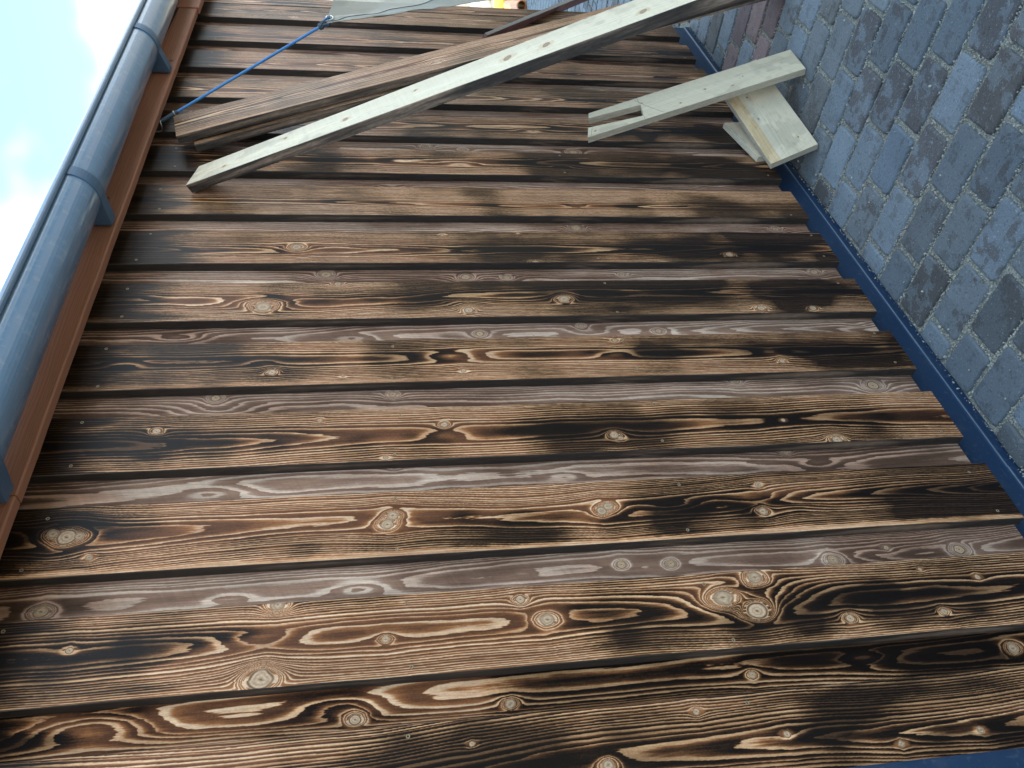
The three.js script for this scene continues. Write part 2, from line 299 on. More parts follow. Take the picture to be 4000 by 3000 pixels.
pavList.forEach((p, n) => {
  const R = rng((p.i * 131 + p.k * 977 + 7000) >>> 0), full = Math.abs(p.z1 - p.z0 - (PZ - 0.014)) < 1e-6, cz = (p.z0 + p.z1) / 2;
  if (n < 290) {
    const geo = full ? pVar[Math.floor(R() * 14)] : paverGeo(PX - 0.0125, p.z1 - p.z0 - 0.002, p.i * 3 + 100);
    const hit = (l) => l.some((q) => Math.abs(q.x - p.cx) < PX / 2 && q.z > p.z0 - 0.01 && q.z < p.z1 + 0.01);
    let st = [0, 0, 0, 2, 0, 1, 5, 2, 0, 3][Math.floor(R() * 10)]; if (p.cx < 1.45 && st === 3) st = 2;
    if (p.cx > 2.0 && p.cx < 2.6 && st !== 0 && R() < 0.7) st = 5;
    if (hit(dark)) st = R() < 0.5 ? 3 : 1; if (hit(chalky)) st = 4; if (hit(red)) st = 6;
    const m = mesh('paver', geo, pTint[st][Math.floor(R() * 5)], paving);
    m.position.set(p.cx + (R() - 0.5) * 0.003, (R() - 0.5) * 0.0045, cz + (R() - 0.5) * 0.003);
    m.rotation.set((R() - 0.5) * 0.018, (R() < 0.5 && full ? Math.PI : 0) + (R() - 0.5) * 0.018, (R() - 0.5) * 0.022);
    joints.push(p);
  } else { const g = paverGeo(PX - 0.0125, p.z1 - p.z0 - 0.002, p.i + p.k, true); g.translate(p.cx, 0, cz); rest.push(g); }
});
if (rest.length) { const m = mesh('far_pavers', mergeGeometries(rest), pMats[0], paving); m.userData.kind = 'stuff'; }
{ // grit swept into the joints, and loose chips
  const R = rng(91), g = new THREE.IcosahedronGeometry(1, 0); const M = [], cols = [];
  const q = new THREE.Quaternion(), e = new THREE.Euler(), put = (x, y, z, r) => { q.setFromEuler(e.set(R() * 6, R() * 6, R() * 6)); M.push(new THREE.Matrix4().compose(new THREE.Vector3(x, y, z), q, new THREE.Vector3(r * (0.7 + 0.8 * R()), r * (0.5 + 0.4 * R()), r * (0.7 + 0.6 * R())))); const c = 0.7 + 0.6 * R(); cols.push(lin(0.38 * c, 0.37 * c, 0.325 * c)); };
  for (const p of joints) {
    const far = Math.hypot(p.cx, p.z0 - D), N = Math.round(clamp(330 / far, 20, 150));
    for (let k = 0; k < N; k++) {
      const long = R() < 0.62; let x, z; const fill = n2(p.cx * 9, p.z0 * 9 + 3) * 0.003;
      if (long) { x = p.cx - PX / 2 + (R() - 0.5) * 0.014; z = p.z0 - 0.01 + R() * PZ; } else { x = p.cx + (R() - 0.5) * PX; z = p.z0 - 0.007 + (R() - 0.5) * 0.014; }
      if (z > FACE + 0.004 || p.cx > 3.8) put(x, -0.0082 + fill + R() * 0.0045, z, 0.0013 + 0.0026 * R() * R());
    }
  }
  for (let k = 0; k < 420; k++) { const x = 0.7 + R() * 2.6, z = FACE + 0.012 + Math.pow(R(), 1.7) * 0.9, near = x < 1.6 && z < 0.35; if (!near && R() < 0.7) continue; put(x, 0.0028, z, (0.0011 + 0.0034 * Math.pow(R(), 3))); }
  for (let k = 0; k < 520; k++) put(0.72 + R() * 2.9, 0.001 + R() * 0.002, FACE + 0.001 + 0.016 * R() * R(), 0.0009 + 0.0022 * R() * R());
  const im = new THREE.InstancedMesh(g, std({ color: 0xffffff, roughness: 0.9 }), M.length); M.forEach((m, i) => { im.setMatrixAt(i, m); im.setColorAt(i, cols[i]); });
  im.name = 'joint_grit'; im.userData.kind = 'stuff'; im.castShadow = im.receiveShadow = true; paving.add(im);
}

// ------------------------------------------------------------------ the shed
const shed = thing('shed', 'shed clad in torched vertical boards under a round gutter', 'shed');
const wall = new THREE.Group(); wall.name = 'wall'; shed.add(wall);
const YT = 2.2, YB = 0.123;
const NEAR = [0.333, 0.5625, 0.7935, 1.0225, 1.251, 1.477, 1.707, 1.938, 2.172, 2.413, 2.662, 2.905, 3.15, 3.39];
const WID = [0.152, 0.1525, 0.1515, 0.15, 0.147, 0.148, 0.15, 0.156, 0.15, 0.15, 0.15, 0.15, 0.15, 0.15];
// knots and scorched places seen in the photograph, as pixels: [x, y, radius in mm] and [x, y, half length m, half width m, strength]; a fourth value marks an eye of closed rings
const KN = {
  0: [[2720, 2779, 6], [3075, 2868, 6], [3521, 2906, 6], [3831, 2852, 7], [2376, 2988, 9], [1844, 2906, 6]],
  1: [[2139, 2421, 14], [2032, 2341, 7], [1506, 2497, 8], [2825, 2333, 14], [2958, 2387, 15], [2948, 2255, 11], [3321, 2415, 7], [3689, 2390, 6], [3594, 2224, 5], [3818, 2254, 5], [1085, 2362, 12], [1019, 2655, 18], [272, 2540, 8], [1019, 2494, 14, 1], [2960, 2325, 22, 1]],
  2: [[206, 2086, 12], [259, 2099, 13], [310, 2095, 9], [348, 2178, 7], [1534, 2013, 14], [1512, 2048, 10], [2376, 1977, 9], [2350, 1995, 8], [2629, 1972, 12, 1], [2980, 1997, 8], [2961, 1894, 8], [2945, 1946, 15, 1], [3110, 1990, 10, 1]],
  3: [[611, 1685, 9], [1250, 1642, 6], [1735, 1658, 8], [2399, 1699, 10], [2425, 1712, 8], [1506, 1788, 6], [3271, 1718, 10], [3059, 1641, 5], [1750, 1700, 10, 1]],
  4: [[1063, 1454, 8], [1025, 1415, 9, 1], [481, 1427, 9, 1], [1811, 1448, 8], [1762, 1392, 13, 1], [2401, 1330, 8], [2408, 1385, 13, 1], [3056, 1410, 8], [3002, 1373, 8, 1], [1340, 1470, 5]],
  5: [[1028, 1199, 14], [1020, 1180, 16, 1], [1832, 1212, 11], [2202, 1168, 15], [1806, 1180, 10, 1], [2973, 1204, 9], [1320, 1108, 7], [3175, 1203, 8]],
  6: [[1158, 965, 12], [2093, 1027, 9], [2850, 994, 9], [1727, 918, 5], [2023, 911, 6]],
  7: [[2249, 803, 9, 1], [2080, 790, 8, 1], [3050, 790, 8, 1]], 8: [[1800, 640, 12, 1], [2200, 650, 10, 1]], 9: [[2080, 510, 9, 1], [1090, 560, 10, 1]],
  10: [[2200, 300, 9, 1], [2500, 290, 9, 1]], 11: [[1600, 250, 9, 1]], 12: [[1290, 240, 9, 1], [1000, 250, 7]],
};
const BP = {
  0: [[3900, 2890, 0.12, 0.03, 0.7], [3500, 2770, 0.16, 0.05, 0.25]],
  1: [[3620, 2310, 0.10, 0.07, 0.95], [3930, 2290, 0.12, 0.06, 0.9], [3450, 2420, 0.10, 0.03, 0.5], [330, 2520, 0.08, 0.03, 0.5], [2150, 2500, 0.2, 0.04, 0.3], [1040, 2590, 0.12, 0.03, -0.9], [1100, 2400, 0.10, 0.03, -0.6], [1900, 2580, 0.12, 0.02, -0.8], [3360, 2455, 0.04, 0.02, -0.8], [700, 2420, 0.3, 0.03, -0.4]],
  2: [[3880, 1985, 0.16, 0.05, 0.9], [250, 2070, 0.10, 0.06, 0.8], [2850, 2020, 0.3, 0.03, 0.35], [3150, 1900, 0.6, 0.02, -0.3], [1500, 1910, 0.5, 0.02, -0.4]],
  3: [[3600, 1640, 0.22, 0.04, 0.5], [2800, 1570, 0.5, 0.02, -0.3], [2000, 1690, 0.1, 0.03, 0.4], [500, 1790, 0.2, 0.03, 0.4]],
  4: [[2800, 1340, 0.26, 0.045, 0.85], [3200, 1390, 0.25, 0.04, 0.6], [3150, 1320, 0.06, 0.03, -0.9], [3330, 1310, 0.06, 0.03, -0.9], [2720, 1425, 0.18, 0.03, -0.5], [2600, 1330, 0.1, 0.03, 0.4]],
  5: [[3000, 1140, 0.36, 0.07, 0.95], [3300, 1100, 0.2, 0.06, 0.4], [2300, 1110, 0.2, 0.02, 0.3], [2500, 1190, 0.3, 0.02, -0.3]],
  6: [[3180, 950, 0.13, 0.07, 0.9], [2930, 930, 0.12, 0.05, 0.6], [2500, 980, 0.2, 0.03, 0.3]],
  7: [[2300, 820, 0.15, 0.03, 0.3], [3020, 760, 0.12, 0.04, 0.3]], 8: [[2900, 680, 0.16, 0.06, 0.8]], 9: [[2500, 520, 0.3, 0.06, 0.4]],
};
const UKN = { // knots on the boards behind
  0: [[1993, 2749, 8], [1387, 2811, 9], [2939, 2637, 7], [3958, 2532, 11], [1330, 2760, 16, 1], [3390, 2570, 12, 1], [350, 2850, 20, 1]],
  1: [[2427, 2206, 9], [2620, 2201, 10], [3255, 2187, 12], [3462, 2140, 6], [3746, 2146, 12], [892, 2339, 9, 1], [2035, 2242, 6, 1], [160, 2390, 12], [1400, 2300, 12, 1]],
  2: [[842, 1927, 14, 1], [3070, 1765, 7], [1540, 1820, 7], [3200, 1810, 9, 1], [2210, 1860, 8, 1]], 3: [[842, 1554, 10], [1534, 1540, 9], [2875, 1490, 9], [3410, 1506, 16], [850, 1600, 18, 1]],
  4: [[1874, 1304, 10], [2270, 1272, 8], [2306, 1294, 12, 1], [2572, 1293, 9], [3347, 1269, 9, 1], [1380, 1322, 11, 1], [700, 1320, 12, 1]], 5: [[1275, 1073, 14], [1819, 1082, 13], [1980, 1085, 9], [3179, 1062, 12], [2430, 1073, 8]],
  6: [[1240, 878, 14, 1], [960, 870, 10, 1], [2250, 890, 14], [3030, 895, 12]], 7: [[1530, 728, 8, 1], [2800, 733, 12, 1]], 8: [[1660, 573, 12], [1810, 585, 9], [2240, 595, 13]],
};
const UBP = { 0: [[3560, 2545, 0.16, 0.05, 0.9], [3000, 2600, 0.12, 0.04, 0.3], [1700, 2700, 0.1, 0.02, -0.5]] };
const woodMat = (map, r = 0.4, sp = 0.38) => std({ map, roughness: r, specularIntensity: sp, bumpMap: map, bumpScale: 0.0007 });
for (let n = 0; n < 14; n++) {
  const x0 = NEAR[n], W = WID[n], y1 = YB + [0, 0.002, -0.003, 0.004, 0, -0.003, 0.002, 0.001, 0, 0.003, -0.002, 0.001, 0, 0.002][n], L = YT - y1;
  const loc = (p) => { const q = onZ(p[0], p[1], 0); return { s: YT - q.y, t: q.x - x0 }; };
  const knots = (KN[n] ?? []).map((p) => ({ ...loc(p), r: p[2] / 1000 * (1 + 0.28 * NT[(p[0] * 7 + p[1]) & 65535]), eye: p[3] })), patches = (BP[n] ?? []).map((p) => ({ ...loc(p), a: p[2], b: p[3], k: p[4] }));
  if (!knots.length) { const R = rng(n + 400); for (let k = 0; k < 3; k++) knots.push({ s: 0.3 + R() * 1.6, t: W * (0.2 + 0.6 * R()), r: 0.006 + 0.006 * R(), eye: R() < 0.5 ? 1 : 0 }); }
  const map = wood({ L, W, seed: n + 3, knots, patches, burn: n > 9 ? 0.85 : 1, topChar: n < 9 ? 0.19 : 0.13, edge: [0, 0.3, 0.85, 0, 0.3, 0.2, 0, 0, 0, 0, 0, 0, 0, 0][n], tc: [0.42, 0.52, 0.5, 0.42, 0.55, 0.52, 0.45][n], h0: [0.064, 0.044, 0.044, 0.046, 0.040, 0.05, 0.042][n], slope: [-0.018, 0.004, 0, 0.006, 0.004, -0.004, 0.01, -0.018, -0.014, 0.012][n], arch: n === 2 ? 0.016 : n === 0 ? 0.003 : 0, s0: n === 2 ? 0.85 : 1, wav: [0.45, 0.9, 0.5][n], rs: [0.0042, 0.0037, 0.0036, 0.0040, 0.0038, 0.0034, 0.0037][n] });
  const m = mesh('outer_board', boardGeo(W, L, 0.024, { seed: n + 1 }), [woodMat(map), charSide], wall); m.position.set(x0, YT, 0);
}
for (let n = 0; n < 14; n++) {                       // boards behind, showing between
  const x0 = NEAR[n] + WID[n] - 0.028, x1 = n < 13 ? NEAR[n + 1] + 0.028 : 3.62, W = x1 - x0, L = YT - YB - 0.006;
  const loc = (p) => { const q = onZ(p[0], p[1], -0.0245); return { s: YT - q.y, t: q.x - x0 }; };
  const knots = (UKN[n] ?? []).map((p) => ({ ...loc(p), r: p[2] / 1000, eye: p[3] })), patches = (UBP[n] ?? []).map((p) => ({ ...loc(p), a: p[2], b: p[3], k: p[4] }));
  const map = wood({ L, W, seed: n + 31, kind: n === 0 ? 'burnt' : 'grey', knots, patches, burn: n === 0 ? 0.85 : 0.95, topChar: 0.17, wav: 1.2, rs: 0.0037 });
  const m = mesh('inner_board', boardGeo(W, L, 0.024, { seed: n + 60 }), [woodMat(map, 0.6, 0.2), charSide], wall); m.position.set(x0, YT, -0.0245);
}
{ // closing board at the far corner
  const L = YT - YB, map = wood({ L, W: 0.095, seed: 77, knots: [{ s: 0.8, t: 0.05, r: 0.007 }], burn: 0.7 });
  const m = mesh('corner_board', boardGeo(0.095, L, 0.06, { seed: 90 }), [woodMat(map), charSide], wall); m.position.set(3.5425, YT, 0.001);
}
// screws
{
  const head = new THREE.LatheGeometry([[0, -0.0012], [0.0016, -0.0012], [0.0018, 0.0002], [0.0036, 0.0006], [0.0042, 0.0001], [0.0043, -0.001]].map(([x, y]) => new THREE.Vector2(x, y)), 14); head.rotateX(Math.PI / 2);
  const zinc = std({ color: lin(0.30, 0.24, 0.155), metalness: 0.4, roughness: 0.5 }), R = rng(5);
  NEAR.forEach((x0, n) => { for (const y of [2.077, 1.43, 0.858, 0.168]) for (const f of [0.02, 0.13]) { if (n > 11 && f > 0.1 && y < 0.5) continue; const m = mesh('screw', head, zinc, wall); m.position.set(x0 + f + (R() - 0.5) * 0.016, y + (R() - 0.5) * 0.022, 0.0003); m.scale.setScalar(0.85); } });
}
// body behind the cladding
const darkBody = std({ color: lin(0.03, 0.025, 0.022), roughness: 0.9 });
function box(x0, x1, y0, y1, z0, z1) { const g = new THREE.BoxGeometry(x1 - x0, y1 - y0, z1 - z0); g.translate((x0 + x1) / 2, (y0 + y1) / 2, (z0 + z1) / 2); return g; }
mesh('core', mergeGeometries([box(0.2, 3.63, 0.06, 2.19, -0.12, -0.052), box(3.53, 3.632, 0.0, 2.3, -3.6, -0.12), box(-4, -3.9, 0, 2.3, -3.6, -0.06), box(-4, 3.63, 0, 2.3, -3.7, -3.6), box(-4, 0.2, 0, 2.19, -0.12, -0.062)]), darkBody, shed);
// folded blue metal: base flashing, jamb trim
const navy = std({ roughness: 0.42, map: (() => { const t = tex(1024, 256, (i, j, o) => { const x = i / 1024 * 2, y = j / 256 * 0.5, d = sst(0.12, 0.6, fbm(x * 14, y * 22, 4)), k = sst(0.6, 0.85, n2(x * 160, y * 160)); o[0] = 0.013 + 0.014 * d + 0.03 * k; o[1] = 0.040 + 0.013 * d + 0.03 * k; o[2] = 0.098 + 0.010 * d + 0.025 * k; }); t.repeat.set(0.5, 2); return t; })(), bumpScale: 0.0003, bumpMap: tex(256, 256, (i, j, o) => { o[0] = o[1] = o[2] = 0.5 + 0.3 * n2(i * 0.7, j * 0.7) + 0.2 * n2(i * 0.09, j * 0.09); }, false) });
function fold(pts, x0, x1, t = 0.0012) { // sheet with a profile in z,y run along x
  const s = new THREE.Shape(); const off = pts.map((p, i) => { const a = pts[Math.max(0, i - 1)], b = pts[Math.min(pts.length - 1, i + 1)], d = Math.hypot(b[0] - a[0], b[1] - a[1]); return [p[0] - (b[1] - a[1]) / d * t, p[1] + (b[0] - a[0]) / d * t]; });
  pts.forEach((p, i) => i ? s.lineTo(p[0], p[1]) : s.moveTo(p[0], p[1])); off.reverse().forEach((p) => s.lineTo(p[0], p[1])); s.closePath();
  const g = new THREE.ExtrudeGeometry(s, { depth: x1 - x0, bevelEnabled: false }); g.applyMatrix4(new THREE.Matrix4().makeBasis(new THREE.Vector3(0, 0, 1), new THREE.Vector3(0, 1, 0), new THREE.Vector3(-1, 0, 0)));
  g.translate(x1, 0, 0); return g;
}
{
  const prof = [[-0.051, 0.17], [-0.051, 0.026], [-0.0495, 0.0215], [-0.0475, 0.0195], [-0.0462, 0.0185], [-0.0468, 0.016], [-0.0462, -0.03]];
  const a = mesh('base_flashing', fold(prof, 0.935, 3.64), navy, shed, 'dark blue folded metal strip along the foot of the boards');
  { const b = new THREE.CylinderGeometry(0.0011, 0.0011, 2.73, 8); b.rotateZ(Math.PI / 2); b.translate(2.28, 0.0205, -0.0467); mesh('hem_glint', b, std({ color: lin(0.12, 0.20, 0.30), roughness: 0.4, metalness: 0.2 }), a); const b2 = new THREE.CylinderGeometry(0.0011, 0.0011, 0.76, 8); b2.rotateZ(Math.PI / 2); b2.translate(0.585, 0.0207, -0.0451); mesh('hem_glint', b2, a.children[0].material, a); }  // thin bead in a lighter colour paints the light caught along the bend
  mesh('overlap', fold(prof.map(([z, y]) => [z + 0.0016, y]), 0.2, 0.965), navy, a);
}
{
  const g = new THREE.ExtrudeGeometry((() => { const s = new THREE.Shape(); s.moveTo(0.18, -0.06); s.lineTo(0.3505, -0.06); s.lineTo(0.3505, 0.004); s.lineTo(0.345, 0.0062); s.lineTo(0.18, 0.0062); s.closePath(); return s; })(), { depth: 2.15, bevelEnabled: false }); g.rotateX(-Math.PI / 2); g.scale(1, 1, -1);
  const q = g.index; const p = g.attributes.position; // mirrored: turn the faces round again
  for (let i = 0; i < p.count; i += 3) for (const at of [p, g.attributes.uv]) { const it = at.itemSize, t = []; for (let c = 0; c < it; c++) { t[c] = at.array[(i + 1) * it + c]; at.array[(i + 1) * it + c] = at.array[(i + 2) * it + c]; at.array[(i + 2) * it + c] = t[c]; } }
  g.computeVertexNormals(); const m = mesh('jamb_trim', g, navy, shed, 'blue metal trim closing the near end of the boards'); m.position.y = 0.03;
}
mesh('plain_wall', box(-4, 0.18, 0, 2.19, -0.06, -0.02), darkBody, shed);
// fascia, gutter, brackets
const eave = new THREE.Group();
const fasciaMap = (s) => wood({ L: 2.4, W: 0.16, seed: s, kind: 'red', rgb: [0.44, 0.185, 0.105], nx: 1024, knots: [{ s: 1.0, t: 0.05, r: 0.009 }, { s: 1.9, t: 0.02, r: 0.008 }] });
const fl = (x) => 2.093 + 0.0196 * x;
function fascia(x0, x1, z, dy, seed) {
  const mat = std({ map: fasciaMap(seed), roughness: 0.6 }), sideM = std({ color: lin(0.40, 0.175, 0.105), roughness: 0.7 });
  const g = boardGeo(0.16, x1 - x0, 0.024, { seed, wob: 0.0008, ch: 0.003 });
  const m = mesh('fascia_board', g, [mat, sideM], shed); m.rotation.z = Math.PI / 2 + Math.atan(0.0199); m.position.set(x0, fl(x0) + dy, z); 
}
fascia(-1.2, 0.93, 0.0598, 0, 51); fascia(0.932, 3.302, 0.06, 0, 52); fascia(3.304, 4.3, 0.064, -0.006, 53);
mesh('soffit', box(-4, 4.2, 2.225, 2.24, -0.5, 0.06), darkBody, shed);
const gutMat = std({ map: (() => { const t = tex(1024, 256, (i, j, o) => { const x = i / 1024 * 2, y = j / 256 * 0.25, d = sst(0.05, 0.6, fbm(x * 7, y * 26, 4) + 0.12 * n2(x * 30, y * 9)), k = sst(0.62, 0.8, n2(x * 120, y * 130)), v = 1 + 0.08 * fbm(x * 3, y * 20, 3); o[0] = (0.15 + 0.04 * d + 0.05 * k) * v; o[1] = (0.255 + 0.03 * d + 0.04 * k) * v; o[2] = (0.41 + 0.01 * d + 0.02 * k) * v; }); t.repeat.set(0.5, 4); return t; })(), roughness: 0.3, clearcoat: 0.9, clearcoatRoughness: 0.14 });
const gz = 0.145, gr = 0.065, gl = (x) => 2.1467 + 0.0348 * x;
const gutter = new THREE.Group(); gutter.name = 'gutter'; shed.add(gutter); gutter.userData.label = 'dark blue half-round metal gutter hung along the eave';
{
  const pts = []; for (let k = 0; k <= 28; k++) { const a = Math.PI * k / 28; pts.push([gz - gr * Math.cos(a), -gr * Math.sin(a)]); }
  for (let k = 1; k <= 12; k++) { const a = Math.PI * 2 * k / 12 * 0.85; pts.push([gz + gr + 0.008 - 0.008 * Math.cos(a), 0.008 * Math.sin(a)]); }   // rolled bead
  const seg = (x0, x1, s) => { const N = 12, g = fold(pts.map(([z, y]) => [gz + (z - gz) * s, y * s]), x0, x1, 0.0009); return g; };
  const m1 = mesh('trough', seg(-1.5, 4.4, 1), gutMat, gutter); m1.rotation.z = Math.atan(0.0348); m1.position.y = gl(0);
  const brk = std({ color: lin(0.075, 0.145, 0.25), roughness: 0.4 });
  for (const x of [-0.06, 0.93, 1.8, 2.715, 3.65]) {
    const s = new THREE.Shape(), r = gr + 0.003, yo = fl(x) - gl(x);
    s.moveTo(gz + r + 0.001, 0.012); s.lineTo(gz + r - 0.003, 0.012);
    s.lineTo(gz + gr + 0.0005, 0); for (let k = 1; k <= 20; k++) { const a = Math.PI * k / 20; s.lineTo(gz + (gr + 0.0005) * Math.cos(a), -(gr + 0.0005) * Math.sin(a)); }
    s.lineTo(0.0665, 0.0); s.lineTo(0.0665, yo + 0.008); s.lineTo(0.074, yo + 0.008);
    for (let k = 0; k <= 14; k++) { const f = k / 14, a = Math.PI * (0.55 - 0.55 * f); s.lineTo(gz + r * Math.cos(a), -r * Math.sin(a)); }
    s.closePath();
    const g = new THREE.ExtrudeGeometry(s, { depth: 0.036, bevelEnabled: true, bevelSize: 0.001, bevelThickness: 0.001, bevelSegments: 1 });
    g.applyMatrix4(new THREE.Matrix4().makeBasis(new THREE.Vector3(0, 0, 1), new THREE.Vector3(0, 1, 0), new THREE.Vector3(-1, 0, 0)));
    const m = mesh('bracket', g, brk, gutter); m.position.set(x + 0.018, gl(x), 0);
  }
}
{ // roof
  const g = box(-4.3, 4.4, 0, 0.05, -2.1, 0); const p = g.attributes.position; for (let i = 0; i < p.count; i++) p.setY(i, p.getY(i) - p.getZ(i) * 0.42);
  g.translate(0, 2.235, 0.09); g.computeVertexNormals();
  const g2 = g.clone(); g2.scale(1, 1, -1); g2.translate(0, 0, -4.02); for (let i = 0; i < g2.index.count; i += 3) { const a = g2.index.getX(i + 1); g2.index.setX(i + 1, g2.index.getX(i + 2)); g2.index.setX(i + 2, a); } g2.computeVertexNormals();
  mesh('roof', mergeGeometries([g, g2]), std({ color: lin(0.07, 0.06, 0.058), roughness: 0.8 }), shed);
}

// ------------------------------------------------------------------ boards leaning on the wall
// F, P: middles of the lower and upper end of the face; roll about the long axis
function leaning(name, label, F, P, roll, W, T, maps, group, skew = 0) {
  F = new THREE.Vector3(...F); P = new THREE.Vector3(...P);
  const a = P.clone().sub(F), L = a.length(); a.normalize();
  let e = new THREE.Vector3(1, 0, 0).addScaledVector(a, -a.x).normalize(), n = e.clone().cross(a);
  const E2 = e.clone().multiplyScalar(Math.cos(roll)).addScaledVector(n, Math.sin(roll)), N2 = n.clone().multiplyScalar(Math.cos(roll)).addScaledVector(e, -Math.sin(roll));
  const o = thing(name, label, 'board', group); o.position.copy(F); o.quaternion.setFromRotationMatrix(new THREE.Matrix4().makeBasis(E2, a, N2));
  const g = boardGeo(W, L, T, { seed: L * 10 + W * 100, wob: 0.0009, ch: 0.0012 }); g.translate(-W / 2, L, 0);
  return { o, g, L, W };
}
const pineEnd = std({ map: tex(512, 128, (i, j, o) => { const s = i / 512, t = j / 128 * 0.25, v = 0.9 + 0.12 * n2(s * 90, t * 500) + 0.1 * fbm(s * 12, t * 60, 3) - 0.10 * sst(0.3, 0.6, n2(s * 3, t * 300)); o[0] = 0.64 * v; o[1] = 0.55 * v; o[2] = 0.415 * v; }), roughness: 0.75 });
pineEnd.map.repeat.set(1, 4);
{
  const q = leaning('leaning_board', 'narrow board leaning with its fresh pale side outward and charred edges', [1.398, 0.026, 1.18], [2.09, 1.994, 0.031], -0.037, 0.0929, 0.0271);
  const map = wood({ L: q.L, W: q.W, seed: 201, kind: 'pale', h0: 0.03, rs: 0.004, knots: [[0.55, 0.05, 7], [1.02, 0.045, 9], [1.12, 0.05, 8], [0.13, 0.06, 5], [0.34, 0.03, 5], [0.76, 0.035, 4], [1.35, 0.06, 7]].map(([s, t, r]) => ({ s, t: q.W - t, r: r / 1000 })) });
  const bandMap = wood({ L: q.L, W: 0.03, seed: 202, burn: 0.9, knots: [{ s: 0.2, t: 0.015, r: 0.012 }], nx: 1024 });
  { const p = q.g.attributes.position; for (let i = 0; i < p.count; i++) p.setX(i, p.getX(i) * (1 + 0.42 * (1 - p.getY(i) / q.L))); }
  mesh('plank', q.g, [std({ map, roughness: 0.62 }), brownSide], q.o);
  const F = [1.398, 0.0, 1.125], P = [2.065, 1.6, 0.19];
}
{ // torched board just behind it
  const q = leaning('leaning_board', 'fully charred board leaning just behind the pale-faced one', [1.30, 0.026, 1.15], [1.764, 0.897, 0.64], -0.03, 0.1, 0.026);
  mesh('plank', q.g, [woodMat(wood({ L: q.L, W: q.W, seed: 203, burn: 1.0, knots: [{ s: 0.5, t: 0.04, r: 0.009 }] })), brownSide], q.o);
}
{
  const q = leaning('leaning_board', 'wide torched board leaning below the blue cord, grain showing', [2.841, 0.022, 0.442], [2.334, 2.078, 0.059], -0.017, 0.1494, 0.025);
  const kk = [[1110, 380], [1690, 240], [2110, 125], [800, 460]].map(([x, y]) => { const c = onZ(x, y, 0.1); return { s: (2.078 - c.y) * 1.04, t: 0.06, r: 0.011, eye: x !== 1690 }; });
  mesh('plank', q.g, [woodMat(wood({ L: q.L, W: q.W, seed: 206, burn: 0.75, knots: kk, h0: 0.03, rs: 0.005, wav: 1.3, edge: 0.35 })), brownSide], q.o);
  const r = leaning('leaning_board', 'charred board stacked flat behind the wide torched one', [2.838, 0.022, 0.414], [2.331, 2.03, 0.035], -0.017, 0.152, 0.024);
  mesh('plank', r.g, [woodMat(wood({ L: r.L, W: r.W, seed: 207, burn: 1 })), brownSide], r.o);
}
{
  const q = leaning('leaning_batten', 'thin red-brown batten with a grey edge leaning by the far corner', [4.373, 0.012, -0.01], [3.194, 1.023, 0.0495], 0.423, 0.016, 0.048);
  q.o.userData.category = 'batten';
  mesh('plank', q.g, [std({ color: lin(0.62, 0.58, 0.54), roughness: 0.8 }), std({ map: wood({ L: 1.6, W: 0.25, seed: 211, kind: 'red', rgb: [0.46, 0.24, 0.22], nx: 1024, ny: 128 }), roughness: 0.7 })], q.o);
}
{ // forked pine board
  const F = [2.527, 0.016, 0.262], P = [2.459, 0.748, 0.031], W = 0.119, T = 0.025;
  const q = leaning('forked_board', 'pale pine board with a long slot cut in one end, propped on the paving', F, P, 0.184, W, T);
  const L = q.L, s = new THREE.Shape(), h = W / 2, X = (f) => h - f * W, tip = (f) => L - 0.027 + f * 0.041;   // f runs from the far edge to the near one
  s.moveTo(-h, 0); s.lineTo(h, 0); s.lineTo(h, tip(0)); s.lineTo(X(0.22), tip(0.22)); s.lineTo(X(0.34), L * 0.735); s.lineTo(X(0.82), L * 0.748); s.lineTo(X(0.6), tip(0.6)); s.lineTo(-h, tip(1)); s.closePath();
  const g = new THREE.ExtrudeGeometry(s, { depth: T - 0.0016, bevelEnabled: true, bevelSize: 0.0008, bevelThickness: 0.0008, bevelOffset: -0.0008, bevelSegments: 1 }); g.translate(0, 0, -T + 0.0008);
  // uv: face u along, sides in metres
  const p = g.attributes.position, u = g.attributes.uv, nn = g.attributes.normal; for (let i = 0; i < p.count; i++) { if (Math.abs(nn.getZ(i)) > 0.9) u.setXY(i, 1 - p.getY(i) / (L + 0.03), (p.getX(i) + h) / W); else u.setXY(i, p.getY(i) + p.getX(i), p.getZ(i) + 0.05); }
  const map = wood({ L: L + 0.03, W, seed: 221, kind: 'pale', h0: 0.022, rs: 0.0045, nx: 1024, knots: [[0.05, 0.02, 3], [0.36, 0.025, 3], [0.46, 0.055, 3], [0.55, 0.03, 2.5], [0.24, 0.085, 2.5], [0.6, 0.06, 2]].map(([a, t, r]) => ({ s: a, t, r: r / 1000 })) });
  mesh('plank', g, [std({ map, roughness: 0.62 }), pineEnd], q.o);
  // pencil marks of the carpenter
  const pen = std({ color: lin(0.09, 0.10, 0.13), roughness: 0.7 }); const ln = (x0, y0, x1, y1) => { const d = Math.hypot(x1 - x0, y1 - y0), b = new THREE.BoxGeometry(0.0009, d, 0.0003); b.rotateZ(-Math.atan2(x1 - x0, y1 - y0)); b.translate((x0 + x1) / 2, (y0 + y1) / 2, 0.0001); return b; };
  for (const k of [ln(X(0.08), L * 0.735 + 0.012, X(0.34), L * 0.722), ln(X(0.36), L * 0.725, X(0.95), L * 0.66), ln(X(0.02), L * 0.735, X(0.3), L * 0.738), ln(X(0.83), L * 0.747, X(0.98), L * 0.75), ln(X(0.63), tip(0.6) - 0.014, X(0.97), tip(1) - 0.014)]) mesh('pencil_mark', k, pen, q.o);
}
